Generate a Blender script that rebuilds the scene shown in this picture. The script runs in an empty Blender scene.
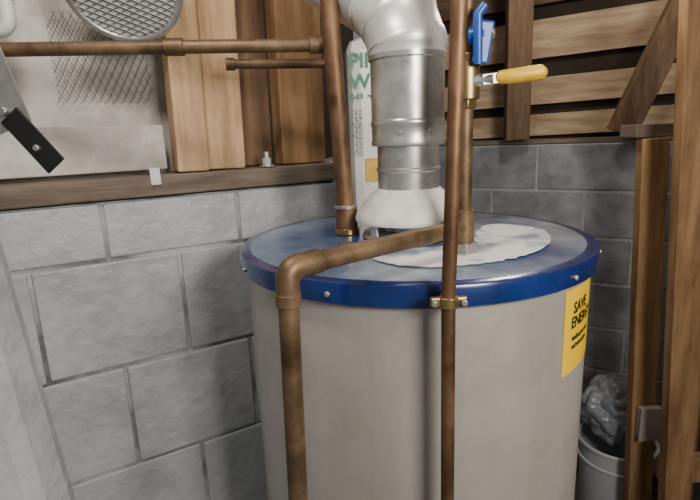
import bpy, bmesh, math, random
from mathutils import Vector, Matrix, noise
random.seed(4)
S=bpy.context.scene
col=S.collection

# ------------------------------------------------------------------ materials
def mat(name,c1,c2=None,rough=.6,metal=0.,scale=8.,bump=0.,bscale=60.,stretch=(1,1,1),rough2=None,coat=0.,detail=6,lo=.35,hi=.65,spec=.5,dist=.004,grime=None,gscale=3.,glo=.42,ghi=.62,gstretch=(1,1,1)):
    m=bpy.data.materials.new(name); m.use_nodes=True
    nt=m.node_tree; b=nt.nodes['Principled BSDF']
    b.inputs['Roughness'].default_value=rough; b.inputs['Metallic'].default_value=metal
    b.inputs['Coat Weight'].default_value=coat; b.inputs['Coat Roughness'].default_value=.15
    b.inputs['Specular IOR Level'].default_value=spec
    b.inputs['Base Color'].default_value=(*c1,1)
    tc=nt.nodes.new('ShaderNodeTexCoord'); mp=nt.nodes.new('ShaderNodeMapping')
    mp.inputs['Scale'].default_value=stretch
    nt.links.new(tc.outputs['Object'],mp.inputs['Vector'])
    if c2 is not None:
        n=nt.nodes.new('ShaderNodeTexNoise'); n.inputs['Scale'].default_value=scale; n.inputs['Detail'].default_value=detail
        r=nt.nodes.new('ShaderNodeValToRGB')
        r.color_ramp.elements[0].color=(*c1,1); r.color_ramp.elements[1].color=(*c2,1)
        r.color_ramp.elements[0].position=lo; r.color_ramp.elements[1].position=hi
        nt.links.new(mp.outputs[0],n.inputs['Vector']); nt.links.new(n.outputs['Fac'],r.inputs['Fac'])
        nt.links.new(r.outputs['Color'],b.inputs['Base Color'])
        if grime:
            mp2=nt.nodes.new('ShaderNodeMapping'); mp2.inputs['Scale'].default_value=gstretch; mp2.inputs['Location'].default_value=(3.1,1.7,.4)
            nt.links.new(tc.outputs['Object'],mp2.inputs['Vector'])
            g=nt.nodes.new('ShaderNodeTexNoise'); g.inputs['Scale'].default_value=gscale; g.inputs['Detail'].default_value=12; g.inputs['Roughness'].default_value=.72
            gr=nt.nodes.new('ShaderNodeValToRGB')
            gr.color_ramp.elements[0].color=(*grime,1); gr.color_ramp.elements[1].color=(1,1,1,1)
            gr.color_ramp.elements[0].position=glo; gr.color_ramp.elements[1].position=ghi
            nt.links.new(mp2.outputs[0],g.inputs['Vector']); nt.links.new(g.outputs['Fac'],gr.inputs['Fac'])
            mx=nt.nodes.new('ShaderNodeMix'); mx.data_type='RGBA'; mx.blend_type='MULTIPLY'; mx.inputs[0].default_value=1
            nt.links.new(r.outputs['Color'],mx.inputs[6]); nt.links.new(gr.outputs['Color'],mx.inputs[7]); nt.links.new(mx.outputs[2],b.inputs['Base Color'])
        if rough2 is not None:
            mr=nt.nodes.new('ShaderNodeMapRange'); mr.inputs['From Min'].default_value=lo; mr.inputs['From Max'].default_value=hi
            mr.inputs['To Min'].default_value=rough; mr.inputs['To Max'].default_value=rough2
            nt.links.new(n.outputs['Fac'],mr.inputs['Value']); nt.links.new(mr.outputs[0],b.inputs['Roughness'])
    if bump>0:
        n2=nt.nodes.new('ShaderNodeTexNoise'); n2.inputs['Scale'].default_value=bscale; n2.inputs['Detail'].default_value=8
        bp=nt.nodes.new('ShaderNodeBump'); bp.inputs['Strength'].default_value=bump; bp.inputs['Distance'].default_value=dist
        nt.links.new(mp.outputs[0],n2.inputs['Vector']); nt.links.new(n2.outputs['Fac'],bp.inputs['Height']); nt.links.new(bp.outputs[0],b.inputs['Normal'])
    return m
M_block=mat('painted_block',(.36,.385,.41),(.49,.51,.53),.38,scale=6,bump=1.0,bscale=42,rough2=.55,lo=.3,hi=.7,grime=(.66,.66,.66),gscale=5,glo=.34,ghi=.54)
M_mortar=mat('painted_mortar',(.12,.13,.14),(.42,.435,.45),.6,scale=9,bump=.8,bscale=60,lo=.38,hi=.62)
M_blockb=mat('bare_block',(.22,.24,.27),(.33,.35,.38),.85,scale=16,bump=.6,bscale=60,lo=.3,hi=.7,grime=(.6,.6,.6),gscale=4,glo=.36,ghi=.6)
M_mortarb=mat('bare_mortar',(.30,.31,.32),(.40,.405,.41),.9,scale=20,bump=.5)
M_floor=mat('concrete',(.16,.155,.15),(.27,.26,.25),.85,scale=5,bump=.3)
def wood(name,c1,c2,st=(14,14,1.2)):
    gs=tuple(.5 if q<3 else 2.2 for q in st)
    return mat(name,c1,c2,.7,scale=3,stretch=st,bump=.25,bscale=14,lo=.3,hi=.7,grime=(.5,.45,.40),gscale=5,glo=.33,ghi=.58,gstretch=gs)
M_pine=wood('pine_stud',(.44,.28,.14),(.68,.47,.27))
M_pine2=wood('aged_stud',(.29,.165,.075),(.47,.285,.14))
M_dark=wood('dark_wood',(.10,.055,.03),(.20,.115,.06))
M_sill=wood('sill_wood',(.13,.10,.075),(.26,.205,.155),(2,2,20))
M_board=wood('board_wood',(.38,.28,.17),(.60,.46,.31),(1.5,1.5,16))
M_boardd=wood('board_dark',(.09,.055,.03),(.17,.11,.06),(1.5,1.5,16))
M_rafter=wood('rafter_wood',(.11,.065,.038),(.21,.13,.075))
M_cu=mat('aged_copper',(.14,.072,.037),(.29,.168,.093),.44,.62,scale=22,rough2=.65,bump=.08,bscale=40,lo=.3,hi=.7,grime=(.45,.45,.42),gscale=16,glo=.36,ghi=.6,gstretch=(1,1,.4))
M_cu2=mat('tarnished_copper',(.14,.085,.045),(.28,.185,.105),.44,.58,scale=22,rough2=.65,bump=.08,bscale=40,lo=.3,hi=.7,grime=(.45,.45,.42),gscale=18,glo=.36,ghi=.6)
M_brass=mat('brass_fitting',(.30,.21,.09),(.48,.34,.16),.35,.9,scale=20)
M_solder=mat('solder',(.45,.42,.38),None,.4,.9)
M_galv=mat('galvanized_steel',(.58,.58,.57),(.78,.78,.77),.28,.8,scale=12,rough2=.44,bump=.05,bscale=30,grime=(.68,.67,.64),gscale=10)
M_alu=mat('elbow_aluminium',(.80,.80,.78),(.90,.90,.88),.40,.5,scale=15,bump=.12,bscale=25,grime=(.82,.81,.79),gscale=8)
M_white=mat('white_paint_metal',(.78,.78,.76),(.9,.9,.88),.5,.05,scale=25,grime=(.72,.70,.67),gscale=12)
M_tank=mat('tank_grey_steel',(.49,.455,.41),(.57,.535,.49),.28,.42,scale=2.5,stretch=(3,3,.25),rough2=.40,bump=.3,bscale=1.6,dist=.025,grime=(.84,.83,.81),gscale=5,glo=.34,ghi=.54)
M_blue=mat('blue_enamel',(.004,.018,.105),(.010,.032,.17),.25,0,scale=8,coat=.4,grime=(.6,.6,.6),gscale=14)
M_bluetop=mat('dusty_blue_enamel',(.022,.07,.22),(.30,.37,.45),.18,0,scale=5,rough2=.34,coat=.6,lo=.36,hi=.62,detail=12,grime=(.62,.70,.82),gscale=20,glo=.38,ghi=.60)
M_palepatch=mat('pale_patch',(.24,.33,.45),(.82,.83,.82),.42,scale=16,lo=.36,hi=.50,detail=14)  # blue-grey to white mottle for the arc on the lid
M_yellow=mat('yellow_sticker',(.85,.55,.01),(.9,.62,.02),.4,scale=5)
M_black=mat('black_ink',(.01,.01,.01),None,.5)
M_ink=mat('faded_ink',(.04,.03,.01),None,.5)
M_dkgap=mat('dark_gap',(.02,.014,.010),(.05,.035,.025),.9,scale=4)
M_bluep=mat('blue_plastic',(.01,.07,.36),None,.35)
M_yelp=mat('yellow_vinyl',(.85,.52,.02),(.8,.5,.03),.4,grime=(.7,.65,.55),gscale=30)
M_wrap=mat('old_insulation_board',(.48,.46,.43),(.72,.70,.67),.8,scale=5,bump=.3,bscale=20,grime=(.58,.56,.53),gscale=5,glo=.36,ghi=.58)
M_bag=mat('printed_bag',(.80,.81,.79),(.88,.89,.86),.35,scale=6,bump=.3,bscale=10)
M_green=mat('green_print',(.04,.24,.13),None,.5)
M_bucket=mat('bucket_plastic',(.48,.52,.56),(.58,.62,.66),.4,scale=5)
M_gbag=mat('grey_plastic_bag',(.15,.175,.21),(.34,.37,.41),.3,scale=6,bump=.6,bscale=12)
M_wire=mat('mesh_wire',(.25,.25,.25),None,.5,.7)
M_pvc=mat('pvc_white',(.62,.62,.60),None,.4)
M_box=mat('junction_box_grey',(.45,.44,.42),None,.5,.2)

# ------------------------------------------------------------------ helpers
def obj(name,me,m=None,parent=None,smooth=False):
    o=bpy.data.objects.new(name,me); col.objects.link(o)
    if m: me.materials.append(m)
    if parent: o.parent=parent
    if smooth:
        for p in me.polygons: p.use_smooth=True
    return o
def empty(name):
    e=bpy.data.objects.new(name,None); col.objects.link(e); e.empty_display_size=.1; return e
def fin(bm,name,m,parent=None,smooth=False,angle=None):
    bmesh.ops.recalc_face_normals(bm,faces=bm.faces)
    me=bpy.data.meshes.new(name); bm.to_mesh(me); bm.free()
    o=obj(name,me,m,parent,smooth)
    if angle: 
        try: me.set_sharp_from_angle(angle=math.radians(angle))
        except Exception: pass
    return o
def bevel(o,w,seg=2):
    md=o.modifiers.new('bevel','BEVEL'); md.width=w; md.segments=seg; md.limit_method='ANGLE'
def tube(name,pts,r,m,parent=None,n=20,rad=None,fillet=None,bm_in=None,cap=True):
    P=[Vector(p) for p in pts]
    if fillet:
        Q=[P[0]]
        for i in range(1,len(P)-1):
            a,b,c=P[i-1],P[i],P[i+1]
            d1=(a-b).normalized(); d2=(c-b).normalized()
            f=min(fillet,(a-b).length*.45,(c-b).length*.45)
            s,e=b+d1*f,b+d2*f
            for k in range(9):
                t=k/8; Q.append(s*(1-t)**2+b*2*t*(1-t)+e*t*t)
        Q.append(P[-1]); P=Q
    bm=bmesh.new() if bm_in is None else bm_in
    rings=[]; prev=None
    for i,p in enumerate(P):
        if i==0: t=P[1]-P[0]
        elif i==len(P)-1: t=P[-1]-P[-2]
        else: t=(P[i+1]-P[i]).normalized()+(P[i]-P[i-1]).normalized()
        t.normalize()
        if prev is None:
            a=Vector((0,0,1)) if abs(t.z)<.9 else Vector((1,0,0))
            x=t.cross(a).normalized()
        else:
            x=(prev-t*prev.dot(t)).normalized()
        prev=x; y=t.cross(x)
        rr=rad[i] if rad else r
        rings.append([bm.verts.new(p+(x*math.cos(2*math.pi*k/n)+y*math.sin(2*math.pi*k/n))*rr) for k in range(n)])
    for a,b in zip(rings,rings[1:]):
        for k in range(n): bm.faces.new((a[k],a[(k+1)%n],b[(k+1)%n],b[k]))
    if cap:
        bm.faces.new(rings[0]); bm.faces.new(rings[-1])
    if bm_in is not None: return
    return fin(bm,name,m,parent,True,40)
def lathe(name,prof,c,m,parent=None,n=96,close=False):
    bm=bmesh.new(); rings=[]
    for r,z in prof:
        if r<1e-5: rings.append([bm.verts.new((c[0],c[1],z))])
        else: rings.append([bm.verts.new((c[0]+r*math.cos(2*math.pi*k/n),c[1]+r*math.sin(2*math.pi*k/n),z)) for k in range(n)])
    prs=list(zip(rings,rings[1:]))
    if close: prs.append((rings[-1],rings[0]))
    for a,b in prs:
        for k in range(n):
            k2=(k+1)%n
            if len(a)==1: bm.faces.new((a[0],b[k],b[k2]))
            elif len(b)==1: bm.faces.new((a[k],b[0],a[k2]))
            else: bm.faces.new((a[k],a[k2],b[k2],b[k]))
    return fin(bm,name,m,parent,True,35)
def obox(name,a,b,w,d,side,m,parent=None,bev=.003):
    """beam from a to b; w = size along 'side' vector, d = size along the other axis"""
    a=Vector(a); b=Vector(b); t=(b-a).normalized(); s=Vector(side); s=(s-t*s.dot(t)).normalized(); u=t.cross(s)
    bm=bmesh.new(); V=[]
    for p in (a,b):
        for i,j in ((-1,-1),(1,-1),(1,1),(-1,1)): V.append(bm.verts.new(p+s*i*w/2+u*j*d/2))
    for f in ((0,1,2,3),(4,5,6,7),(0,1,5,4),(1,2,6,5),(2,3,7,6),(3,0,4,7)): bm.faces.new([V[i] for i in f])
    o=fin(bm,name,m,parent)
    if bev: bevel(o,bev)
    return o
def cyl(name,p,axis,r,h,m,parent=None,n=24,bev=0.0008):
    p=Vector(p); ax=Vector(axis).normalized()
    o=tube(name,[p-ax*h/2,p+ax*h/2],r,m,parent,n=n)
    if bev: bevel(o,bev)
    return o

# ------------------------------------------------------------------ block walls
def blockwall(name,P,d,nrm,rows,s0,s1,L,offs,mb,mm,thick=.15,gap=.009,ins=.004):
    P=Vector(P); d=Vector(d).normalized(); nrm=Vector(nrm).normalized()
    bm=bmesh.new()
    def bx(sa,sb,za,zb,f,dep,tag,tilt=0):
        V=[bm.verts.new(P+d*s+nrm*(q+(tilt if (z==zb and q==f) else 0))+Vector((0,0,z))) for q in (f,dep) for s,z in ((sa,za),(sb,za),(sb,zb),(sa,zb))]
        for q in ((0,1,2,3),(4,5,6,7),(0,1,5,4),(1,2,6,5),(2,3,7,6),(3,0,4,7)):
            fc=bm.faces.new([V[i] for i in q]); fc.material_index=tag
    for i,(zt,zb) in enumerate(rows):
        o=offs[i%len(offs)]
        k=math.floor((s0-o)/L)
        while o+k*L<s1:
            a=max(s0,o+k*L); b=min(s1,o+(k+1)*L)
            if b-a>.02: 
                j=random.uniform(-.002,.002)
                bx(a+gap/2+random.uniform(-.0015,.0015),b-gap/2,zb+gap/2+random.uniform(-.0015,.0015),zt-gap/2,j,thick-.002,0,random.uniform(-.001,.002))
            k+=1
    bx(s0+.002,s1-.002,rows[-1][1],rows[0][0]-.001,ins,thick-.004,1)
    bmesh.ops.recalc_face_normals(bm,faces=bm.faces)
    me=bpy.data.meshes.new(name); bm.to_mesh(me); bm.free()
    o=obj(name,me,mb); me.materials.append(mm); bevel(o,.0035,3); return o
WD=Vector((.86,.51,0)).normalized(); WN=Vector((-.51,.86,0)).normalized(); WP=Vector((-.4527,.88,0))
def L(s,off,z): return WP+WD*s+WN*off+Vector((0,0,z))
rows=[(1.522,1.415)]+[(1.415-.21*i,1.415-.21*(i+1)) for i in range(6)]+[(.155,0)]
blockwall('wall_left',WP,WD,WN,rows,-1.3,.52,.25,[.016,.140],M_block,M_mortar,.12,gap=.007,ins=.005)
e0=L(.52,0,0)
BD=Vector((.863,-.505,0)).normalized(); BN=Vector((.505,.863,0)).normalized(); BP=Vector((.43,2.45,0))
rows2=[(1.55-.2*i,1.55-.2*(i+1)) for i in range(7)]+[(.15,0)]
blockwall('wall_back',BP,BD,BN,rows2,-.35,1.6,.39,[.08,.275],M_blockb,M_mortarb,.15,gap=.012)
cr=e0+WN*.125; ce=BP+BD*-.35
dd=(ce-cr); nn=Vector((-dd.y,dd.x,0)).normalized()
blockwall('wall_inner',cr,dd,nn,rows2,0,dd.length-.0,.39,[.1,.3],M_blockb,M_mortarb,.12)
def slab(name,x0,x1,y0,y1,z0,z1,m):
    return obox(name,((x0+x1)/2,(y0+y1)/2,z0),((x0+x1)/2,(y0+y1)/2,z1),x1-x0,y1-y0,(1,0,0),m,bev=0)
slab('floor',-2.2,2.4,-1.2,3.2,-.1,0,M_floor)
slab('ceiling',-2.2,2.4,-1.2,3.2,2.5,2.55,M_boardd)
slab('wall_right',1.62,1.68,-1.2,1.9,0,2.5,M_boardd)

# ------------------------------------------------------------------ timber on the left wall
obox('sill_plate',L(-1.28,.045,1.543),L(.50,.045,1.543),.10,.038,WN,M_sill)
obox('wall_stud',L(.187,.03,1.564),L(.205,.03,2.48),.060,.05,WD,M_pine)
obox('wall_stud',L(.258,.055,1.564),L(.276,.055,2.48),.076,.07,WD,M_pine)
obox('wall_stud',L(.338,.085,1.564),L(.352,.085,2.48),.075,.04,WD,M_dark)
obox('wall_stud',L(.435,.05,1.564),L(.445,.05,2.48),.105,.05,WD,M_pine2)
obox('wall_stud',L(-.62,.05,1.564),L(-.62,.05,2.48),.05,.07,WD,M_pine2)
obox('backing_panel',L(-1.28,.14,2.02),L(.5,.14,2.02),.95,.015,(0,0,1),M_wrap)
obox('blocking_board',L(-.58,.075,1.612),L(.15,.075,1.612),.085,.025,(0,0,1),M_wrap)
ic=cr+dd*.08+nn*.06; ie=ce-dd*.12+nn*.06
obox('infill_panel',ic+Vector((0,0,2.02)),ie+Vector((0,0,2.02)),.93,.02,(0,0,1),M_dkgap,bev=0)
br=empty('pipe_bracket')
obox('plate',L(.112,-.006,1.545),L(.112,-.006,1.575),.018,.006,WD,M_pvc,br,.001)
obox('foot',L(.112,-.006,1.573),L(.112,.02,1.573),.018,.005,WD,M_pvc,br,.001)
ab=empty('anchor_bolt')
cyl('washer',L(.335,.0,1.5655),(0,0,1),.014,.003,M_galv,ab)
cyl('nut',L(.335,.0,1.574),(0,0,1),.009,.014,M_white,ab,n=6)
cyl('shank',L(.335,.0,1.586),(0,0,1),.005,.016,M_galv,ab)

# round vent with screen
vn=empty('vent_cap')
vc=Vector((-.345,.87,1.862)); va=Vector((.1,-.62,-.55)).normalized()
vx=va.cross(Vector((0,0,1))).normalized(); vy=vx.cross(va)
pts=[vc+(vx*math.cos(a)+vy*math.sin(a))*.086 for a in [2*math.pi*k/48 for k in range(49)]]
tube('rim',pts,.007,M_galv,vn,n=10,cap=False)
tube('collar',[vc-va*.055,vc],.08,M_white,vn,n=48,cap=True)
bm=bmesh.new()
for k in range(-8,9):
    for D in ((vx+vy*.5).normalized(),(vx-vy*.5).normalized()):
        E=va.cross(D); h=k*.0095
        if abs(h)<.08:
            w=math.sqrt(.083**2-h*h)
            tube('',[vc+va*.004+E*h-D*w,vc+va*.004+E*h+D*w],.0011,None,bm_in=bm,n=5)
fin(bm,'screen',M_wire,vn)
# diamond mesh lath
bm=bmesh.new()
s0,s1,z0,z1=-.02,.15,1.70,1.86
def clipline(c,sl):
    out=[]
    for j in range(41):
        z=z0+(z1-z0)*j/40; s=c+sl*(z-z0)
        if s0<=s<=s1: out.append(L(s,.115,z))
    return out
for k in range(-20,40):
    for sg in (.55,-.55):
        seg=clipline(s0+k*.014,sg)
        if len(seg)>2: tube('',[seg[0],seg[-1]],.0006,None,bm_in=bm,n=4)
fin(bm,'wire_mesh',M_wire)
pv=empty('pvc_pipe')
tube('stub',[(-.515,.84,2.2),(-.515,.84,1.80),(-.60,.84,1.80)],.011,M_pvc,pv,fillet=.02)
cyl('collar',(-.515,.84,1.86),(0,0,1),.014,.03,M_pvc,pv)

# ------------------------------------------------------------------ copper pipes
cp=empty('copper_pipe')
tube('run',[(-.68,.775,1.765),(-.010,.870,1.765)],.0105,M_cu2,cp)
cyl('coupling',(-.262,.834,1.765),(.67,.095,0),.0135,.03,M_cu2,cp)
cyl('coupling_2',(-.040,.8655,1.765),(.67,.095,0),.0135,.026,M_cu2,cp)
cp2=empty('copper_pipe')
tube('run',[(-.20,.945,1.752),(.00,.990,1.752)],.0085,M_cu2,cp2)
cyl('end_fitting',(-.20,.945,1.752),(.22,.05,0),.011,.016,M_cu2,cp2)
cp3=empty('copper_pipe')
tube('riser',[(-.003,.85,1.456),(-.042,.83,2.46)],.0145,M_cu,cp3)
cyl('coupling',(-.0035,.8495,1.483),(0,0,1),.0185,.038,M_cu,cp3)
cyl('coupling_lip',(-.0037,.849,1.502),(0,0,1),.0195,.006,M_solder,cp3)
cyl('nipple',(-.003,.85,1.460),(0,0,1),.021,.010,M_brass,cp3)
cp4=empty('copper_pipe')
A=Vector((.158,.68,1.490)); B=Vector((-.066,.50,1.489)); C=Vector((-.072,.50,1.19)); D=Vector((-.080,.5,.02))
tube('discharge',[A,B,C,D],.0112,M_cu2,cp4,fillet=.028)
dv=(B-A).normalized()
cyl('elbow_collar_top',B-dv*.034,dv,.0135,.014,M_cu2,cp4)
cyl('elbow_collar_bottom',B-Vector((.0006,0,.034)),(0,0,1),.0135,.014,M_cu2,cp4)
tube('elbow_body',[B-dv*.034,B,B-Vector((.0006,0,.034))],.0128,M_cu2,cp4,fillet=.028)
cyl('tee_collar',A+dv*.028,dv,.0145,.018,M_cu2,cp4)
cp5=empty('copper_pipe')
tube('riser',[(.158,.68,1.456),(.161,.68,2.46)],.0105,M_cu2,cp5)
cyl('tee',(.158,.68,1.490),(0,0,1),.0145,.05,M_cu2,cp5)
cyl('nut',(.158,.68,1.463),(0,0,1),.02,.014,M_solder,cp5,n=6)
cp6=empty('copper_pipe')
tube('riser',[(.1035,.513,.02),(.104,.513,1.45),(.134,.513,2.46)],.0078,M_cu,cp6)
hc=empty('pipe_clamp')
cyl('band',(.104,.513,1.441),(0,0,1),.0105,.012,M_brass,hc)
for i,sx in enumerate((-1,1)):
    obox('ear_%d'%i,(.104+sx*.008,.513,1.441),(.104+sx*.020,.513,1.441),.011,.007,(0,0,1),M_brass,hc,.002)
    cyl('screw_%d'%i,(.104+sx*.016,.507,1.441),(0,1,0),.0035,.006,M_galv,hc)
obox('standoff',(.104,.52,1.441),(.104,.534,1.441),.012,.01,(0,0,1),M_brass,hc,.001)

# shut-off valve
vv=empty('shutoff_valve')
cyl('body',(.160,.68,1.682),(0,0,1),.0165,.045,M_brass,vv,n=24)
cyl('body_nut_top',(.160,.68,1.710),(0,0,1),.0145,.012,M_brass,vv,n=6)
cyl('body_nut_bottom',(.159,.68,1.654),(0,0,1),.0145,.012,M_brass,vv,n=6)
cyl('stem',(.176,.67,1.682),(1,-.25,.05),.008,.03,M_galv,vv)
obox('lever_arm',(.176,.665,1.682),(.20,.664,1.684),.014,.006,(0,0,1),M_galv,vv,.001)
tube('yellow_grip',[(.193,.664,1.6835),(.197,.664,1.684),(.222,.662,1.6855),(.250,.660,1.688),(.255,.660,1.689)],.01,M_yelp,vv,rad=[.005,.0085,.0095,.0095,.005],n=16)
bv=empty('blue_handle_valve')
cyl('bonnet',(.170,.665,1.735),(1,-.5,0),.012,.02,M_bluep,bv)
cyl('bonnet_nut',(.176,.660,1.735),(1,-.5,0),.006,.026,M_galv,bv,n=6)
obox('blue_lever',(.170,.655,1.700),(.178,.655,1.750),.020,.008,(1,0,0),M_bluep,bv,.003)
tube('blue_tip',[(.168,.655,1.70),(.166,.652,1.757),(.174,.652,1.767)],.006,M_bluep,bv)

# ------------------------------------------------------------------ water heater
wh=empty('water_heater'); c=(.104,.819)
lathe('body',[(0,.06),(.262,.06),(.272,.07),(.272,1.43),(0,1.43)],c,M_tank,wh,n=160)
lathe('base_ring',[(.25,.0),(.274,.0),(.274,.07),(.25,.07)],c,M_blue,wh,close=True)
lathe('lid_band',[(.268,1.4245),(.2815,1.4245),(.283,1.426),(.283,1.447),(.2815,1.4510),(.278,1.4527),(.258,1.4527)],c,M_blue,wh,n=160,close=True)
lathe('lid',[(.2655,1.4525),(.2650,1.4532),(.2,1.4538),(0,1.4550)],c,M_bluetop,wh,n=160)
def arc_patch(name,r0,r1,a0,a1,z,m,parent,n=90):
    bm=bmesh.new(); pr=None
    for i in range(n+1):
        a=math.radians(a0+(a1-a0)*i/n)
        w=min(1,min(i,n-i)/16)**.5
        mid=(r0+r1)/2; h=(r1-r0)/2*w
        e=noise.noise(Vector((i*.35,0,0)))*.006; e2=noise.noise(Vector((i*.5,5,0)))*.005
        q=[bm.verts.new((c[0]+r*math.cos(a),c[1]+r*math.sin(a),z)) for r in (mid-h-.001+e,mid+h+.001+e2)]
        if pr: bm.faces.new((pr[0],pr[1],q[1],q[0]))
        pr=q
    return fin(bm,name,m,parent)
arc_patch('lid_arc_patch',.105,.215,-116,22,1.4556,M_palepatch,wh)  # whitish mottled arc with ragged edges, laid just above the lid
for k,a in enumerate((-118,-52,-155,-20,60,120)):
    A_=math.radians(a); dx,dy=math.cos(A_),math.sin(A_)
    cyl('band_screw_%d'%k,(c[0]+dx*.2845,c[1]+dy*.2845,1.437),(dx,dy,0),.0034,.004,M_galv,wh,n=12)
def cylpatch(name,r,a0,a1,z0,z1,m,parent,n=24):
    bm=bmesh.new(); pr=None
    for i in range(n+1):
        a=math.radians(a0+(a1-a0)*i/n)
        q=[bm.verts.new((c[0]+r*math.cos(a),c[1]+r*math.sin(a),z)) for z in (z0,z1)]
        if pr: bm.faces.new((pr[0],pr[1],q[1],q[0]))
        pr=q
    return fin(bm,name,m,parent,True)
cylpatch('yellow_label',.2728,-52,-14,1.296,1.415,M_yellow,wh)
def wraptext(txt,size,a0,z,name,m=M_ink):
    cu=bpy.data.curves.new(name,'FONT'); cu.body=txt; cu.size=size; cu.resolution_u=2; cu.offset=.0006
    to=bpy.data.objects.new(name+'_t',cu); col.objects.link(to)
    bpy.context.view_layer.update()
    me=bpy.data.meshes.new_from_object(to.evaluated_get(bpy.context.evaluated_depsgraph_get()))
    bpy.data.objects.remove(to)
    for v in me.vertices:
        a=math.radians(a0)+v.co.x/.2735
        v.co=Vector((c[0]+.2735*math.cos(a),c[1]+.2735*math.sin(a),z+v.co.y))
    me.materials.clear()
    obj(name,me,m,wh)
wraptext('SAVE',.022,-47,1.380,'label_text_1')
wraptext('ENERGY',.022,-48,1.360,'label_text_2')
wraptext('insulate your tank',.009,-47,1.342,'label_text_3')
wraptext('and water pipes',.009,-47,1.330,'label_text_4')

# ------------------------------------------------------------------ flue
fl=empty('flue_pipe'); fc=(.1,.819)
lathe('draft_hood',[(.088,1.482),(.089,1.486),(.086,1.496),(.067,1.520),(.055,1.530),(.051,1.534),(.0495,1.534),(.065,1.518),(.084,1.494)],fc,M_white,fl,close=True)
lathe('hood_base',[(0,1.456),(.078,1.456),(.075,1.463),(.046,1.467),(.046,1.477),(0,1.477)],fc,M_galv,fl)
for k in range(4):
    a=math.radians(35+90*k); 
    obox('leg_%d'%k,(fc[0]+.072*math.cos(a),fc[1]+.072*math.sin(a),1.457),(fc[0]+.079*math.cos(a),fc[1]+.079*math.sin(a),1.499),.016,.003,(-math.sin(a),math.cos(a),0),M_white,fl,.0005)
lathe('lower_pipe',[(.0495,1.528),(.0495,1.600),(.0525,1.602),(.0525,1.606),(.0500,1.608)],fc,M_galv,fl)
lathe('joint_band',[(.050,1.600),(.0580,1.602),(.0590,1.606),(.0575,1.611),(.0575,1.630),(.0590,1.634),(.0590,1.638),(.0575,1.641)],fc,M_galv,fl)
lathe('crimp_ring',[(.0495,1.560),(.0515,1.562),(.0515,1.566),(.0495,1.568)],fc,M_galv,fl)
lathe('upper_pipe',[(.0575,1.64),(.0575,1.728),(.0600,1.730),(.0600,1.737),(.0580,1.739)],fc,M_galv,fl)
for k,(a,z) in enumerate(((-110,1.622),(-60,1.622),(-95,1.722))):
    A_=math.radians(a); cyl('pipe_screw_%d'%k,(fc[0]+.058*math.cos(A_),fc[1]+.058*math.sin(A_),z),(math.cos(A_),math.sin(A_),0),.003,.004,M_galv,fl,n=10,bev=0)
AZ=math.radians(44); hx,hy=-math.cos(AZ),math.sin(AZ)
P0=Vector((fc[0],fc[1],1.735)); seg=[(0,.016),(22,.044),(44,.048),(60,.17)]
ctr=[P0]
for ang,ln in seg:
    a=math.radians(ang); ctr.append(ctr[-1]+Vector((hx*math.sin(a),hy*math.sin(a),math.cos(a)))*ln)
pts=[];rad=[]
for i,p in enumerate(ctr):
    if 0<i<len(ctr)-1:
        t0=(ctr[i]-ctr[i-1]).normalized(); t1=(ctr[i+1]-ctr[i]).normalized()
        pts+=[p-t0*.006,p-t0*.003,p,p+t1*.003,p+t1*.006]; rad+=[.060,.0615,.0625,.0615,.060]
    else: pts.append(p); rad.append(.060)
tube('elbow',pts,.06,M_alu,fl,n=48,rad=rad)

# ------------------------------------------------------------------ package behind the wall end
pk=empty('insulation_package')
obox('bag',(.125,1.40,.0),(.125,1.40,1.86),.235,.13,(1,.1,0),M_bag,pk,.03)
def flattext(txt,size,loc,name,m,parent,rot=0):
    cu=bpy.data.curves.new(name,'FONT'); cu.body=txt; cu.size=size; cu.offset=.001
    to=bpy.data.objects.new(name+'_t',cu); col.objects.link(to); bpy.context.view_layer.update()
    me=bpy.data.meshes.new_from_object(to.evaluated_get(bpy.context.evaluated_depsgraph_get())); bpy.data.objects.remove(to)
    for v in me.vertices:
        x,z=v.co.x,v.co.y
        if rot: x,z=-z,x
        v.co=Vector((loc[0]+x,loc[1]+x*.1,loc[2]+z))
    me.materials.clear(); obj(name,me,m,parent)
flattext('PIPE',.05,(.016,1.319,1.785),'print_1',M_green,pk)
flattext('WRAP',.05,(.016,1.319,1.735),'print_2',M_green,pk)
flattext('R-11  attic',.018,(.016,1.319,1.71),'print_3',M_green,pk)
flattext('insulation',.03,(.045,1.321,1.57),'print_4',M_box,pk,1)
obox('yellow_patch',(.05,1.323,1.53),(.09,1.327,1.53),.06,.004,(0,0,1),M_yelp,pk,0)

# ------------------------------------------------------------------ boards above the back wall
def Bk(s,off,z): return BP+BD*s+BN*off+Vector((0,0,z))
obox('sheathing_panel',Bk(-.15,.17,2.02),Bk(1.6,.17,2.02),.90,.02,(0,0,1),M_dkgap,bev=0)
for z,h,m in [(1.635,.095,M_board),(1.782,.115,M_board),(2.0,.16,M_board),(2.2,.12,M_boardd),(2.38,.14,M_board)]:
    obox('sheathing_board',Bk(-.15,.12,z-.015),Bk(1.55,.12,z+.02),h,.02,(0,0,1),m)
obox('top_plate',Bk(-.15,.05,1.562),Bk(1.55,.05,1.562),.08,.018,BN,M_sill)
obox('rafter',(.735,2.20,1.574),(.70,2.12,2.48),.10,.045,(1,0,0),M_rafter)
obox('rafter',(1.05,1.95,1.59),(1.33,1.75,2.48),.10,.045,(1,-.2,0),M_rafter)

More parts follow.
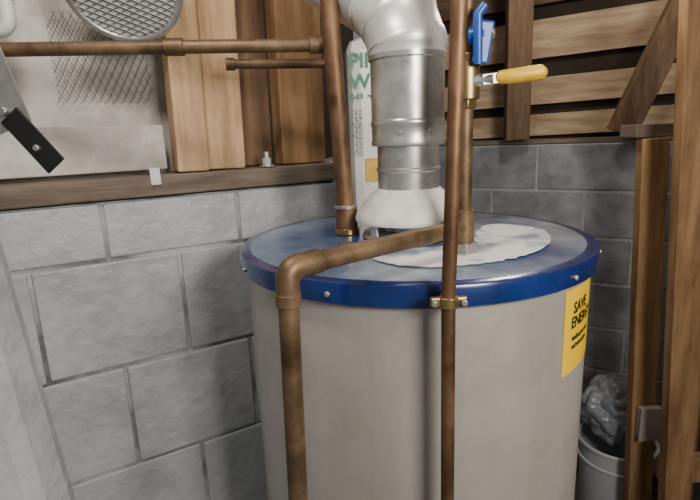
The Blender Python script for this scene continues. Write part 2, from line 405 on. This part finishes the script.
# ------------------------------------------------------------------ right framing
obox('framing_stud',(1.045,1.60,0),(.965,1.60,1.575),.085,.04,(1,0,0),M_pine2)
obox('framing_stud',(1.05,1.40,0),(.90,1.40,2.45),.085,.04,(1,0,0),M_pine2)
obox('framing_stud',(1.25,1.66,0),(1.17,1.66,1.575),.085,.04,(1,0,0),M_pine)
obox('framing_stud',(1.30,1.50,0),(1.24,1.50,2.45),.14,.04,(1,0,0),M_dark)
obox('header_plate',(.90,1.63,1.598),(1.6,1.66,1.60),.09,.04,(0,1,0),M_sill)
obox('blocking',(1.0,1.45,.5),(1.6,1.45,.5),.09,.04,(0,0,1),M_pine2)
jb=empty('junction_box')
obox('box',(1.02,1.560,.545),(1.02,1.560,.66),.075,.03,(1,0,0),M_box,jb,.004)
obox('cover',(1.02,1.543,.54),(1.02,1.543,.665),.083,.004,(1,0,0),M_box,jb,.001)

bk=empty('plastic_bucket'); bc=(1.06,1.81)
lathe('shell',[(0,.0),(.120,.0),(.123,.005),(.140,.36),(.150,.362),(.151,.372),(.143,.376),(.137,.372),(.117,.01),(0,.01)],bc,M_bucket,bk,n=48)
lathe('rib',[(.139,.29),(.147,.293),(.147,.300),(.139,.303)],bc,M_bucket,bk,n=48)
bm=bmesh.new(); bmesh.ops.create_icosphere(bm,subdivisions=6,radius=1)
for v in bm.verts:
    n=noise.noise(v.co*1.6+Vector((3,1,7)))*.22+abs(noise.noise(v.co*2.6))*.22+abs(noise.noise(v.co*6))*.05
    v.co=v.co*(1+n); v.co=Vector((v.co.x*.135+bc[0],v.co.y*.115+bc[1],v.co.z*.125+.505))
fin(bm,'plastic_bag',M_gbag,None,True)

# ------------------------------------------------------------------ left foreground bracket and duct
mb=empty('metal_bracket')
obox('strap',(-.355,.52,1.74),(-.318,.50,1.64),.035,.002,(.93,0,.35),M_galv,mb,.0004)
obox('tab',(-.322,.50,1.652),(-.282,.495,1.602),.022,.003,(.7,0,.6),M_black,mb,.0006)
cyl('hole_rivet',(-.298,.494,1.620),(0,1,0),.0030,.004,M_galv,mb)
cyl('rivet',(-.325,.497,1.655),(0,1,0),.004,.006,M_galv,mb)
obox('sheet_metal_duct',(-.510,.60,1.62),(-.390,.52,.9),.11,.10,(1,0,.1),M_block,None,.03)

# ------------------------------------------------------------------ lights
def light(name,t,loc,e,colr,size=.1,target=None):
    l=bpy.data.lights.new(name,t); l.energy=e; l.color=colr
    if t=='AREA': l.size=size
    else: l.shadow_soft_size=size
    o=bpy.data.objects.new(name,l); col.objects.link(o); o.location=loc
    if target: o.rotation_euler=(Vector(target)-Vector(loc)).to_track_quat('-Z','Y').to_euler()
    return o
light('bulb_left','POINT',(-.22,.42,2.2),15,(1,.94,.86),.06)
light('camera_side_lamp','AREA',(.60,-.35,1.9),20,(1,.93,.84),.35,target=(.2,1.0,1.3))
light('back_point_light','POINT',(.62,1.55,2.2),12,(1,.88,.74),.06)  # warm point light high up, in front of the back wall
w=bpy.data.worlds.new('world'); S.world=w; w.use_nodes=True
w.node_tree.nodes['Background'].inputs[0].default_value=(.64,.65,.68,1); w.node_tree.nodes['Background'].inputs[1].default_value=.28

# ------------------------------------------------------------------ camera
cam=bpy.data.cameras.new('camera'); cam.sensor_width=36; cam.lens=36*500/700; cam.clip_start=.02
co=bpy.data.objects.new('camera',cam); col.objects.link(co); S.camera=co
pt=math.radians(12.9); r=math.radians(2.3)
f=Vector((0,math.cos(pt),-math.sin(pt))); u0=Vector((0,math.sin(pt),math.cos(pt))); r0=Vector((1,0,0))
right=r0*math.cos(r)-u0*math.sin(r); up=right.cross(f)
mtx=Matrix((right,up,-f)).transposed().to_4x4(); mtx.translation=Vector((0,0,1.62)); co.matrix_world=mtx
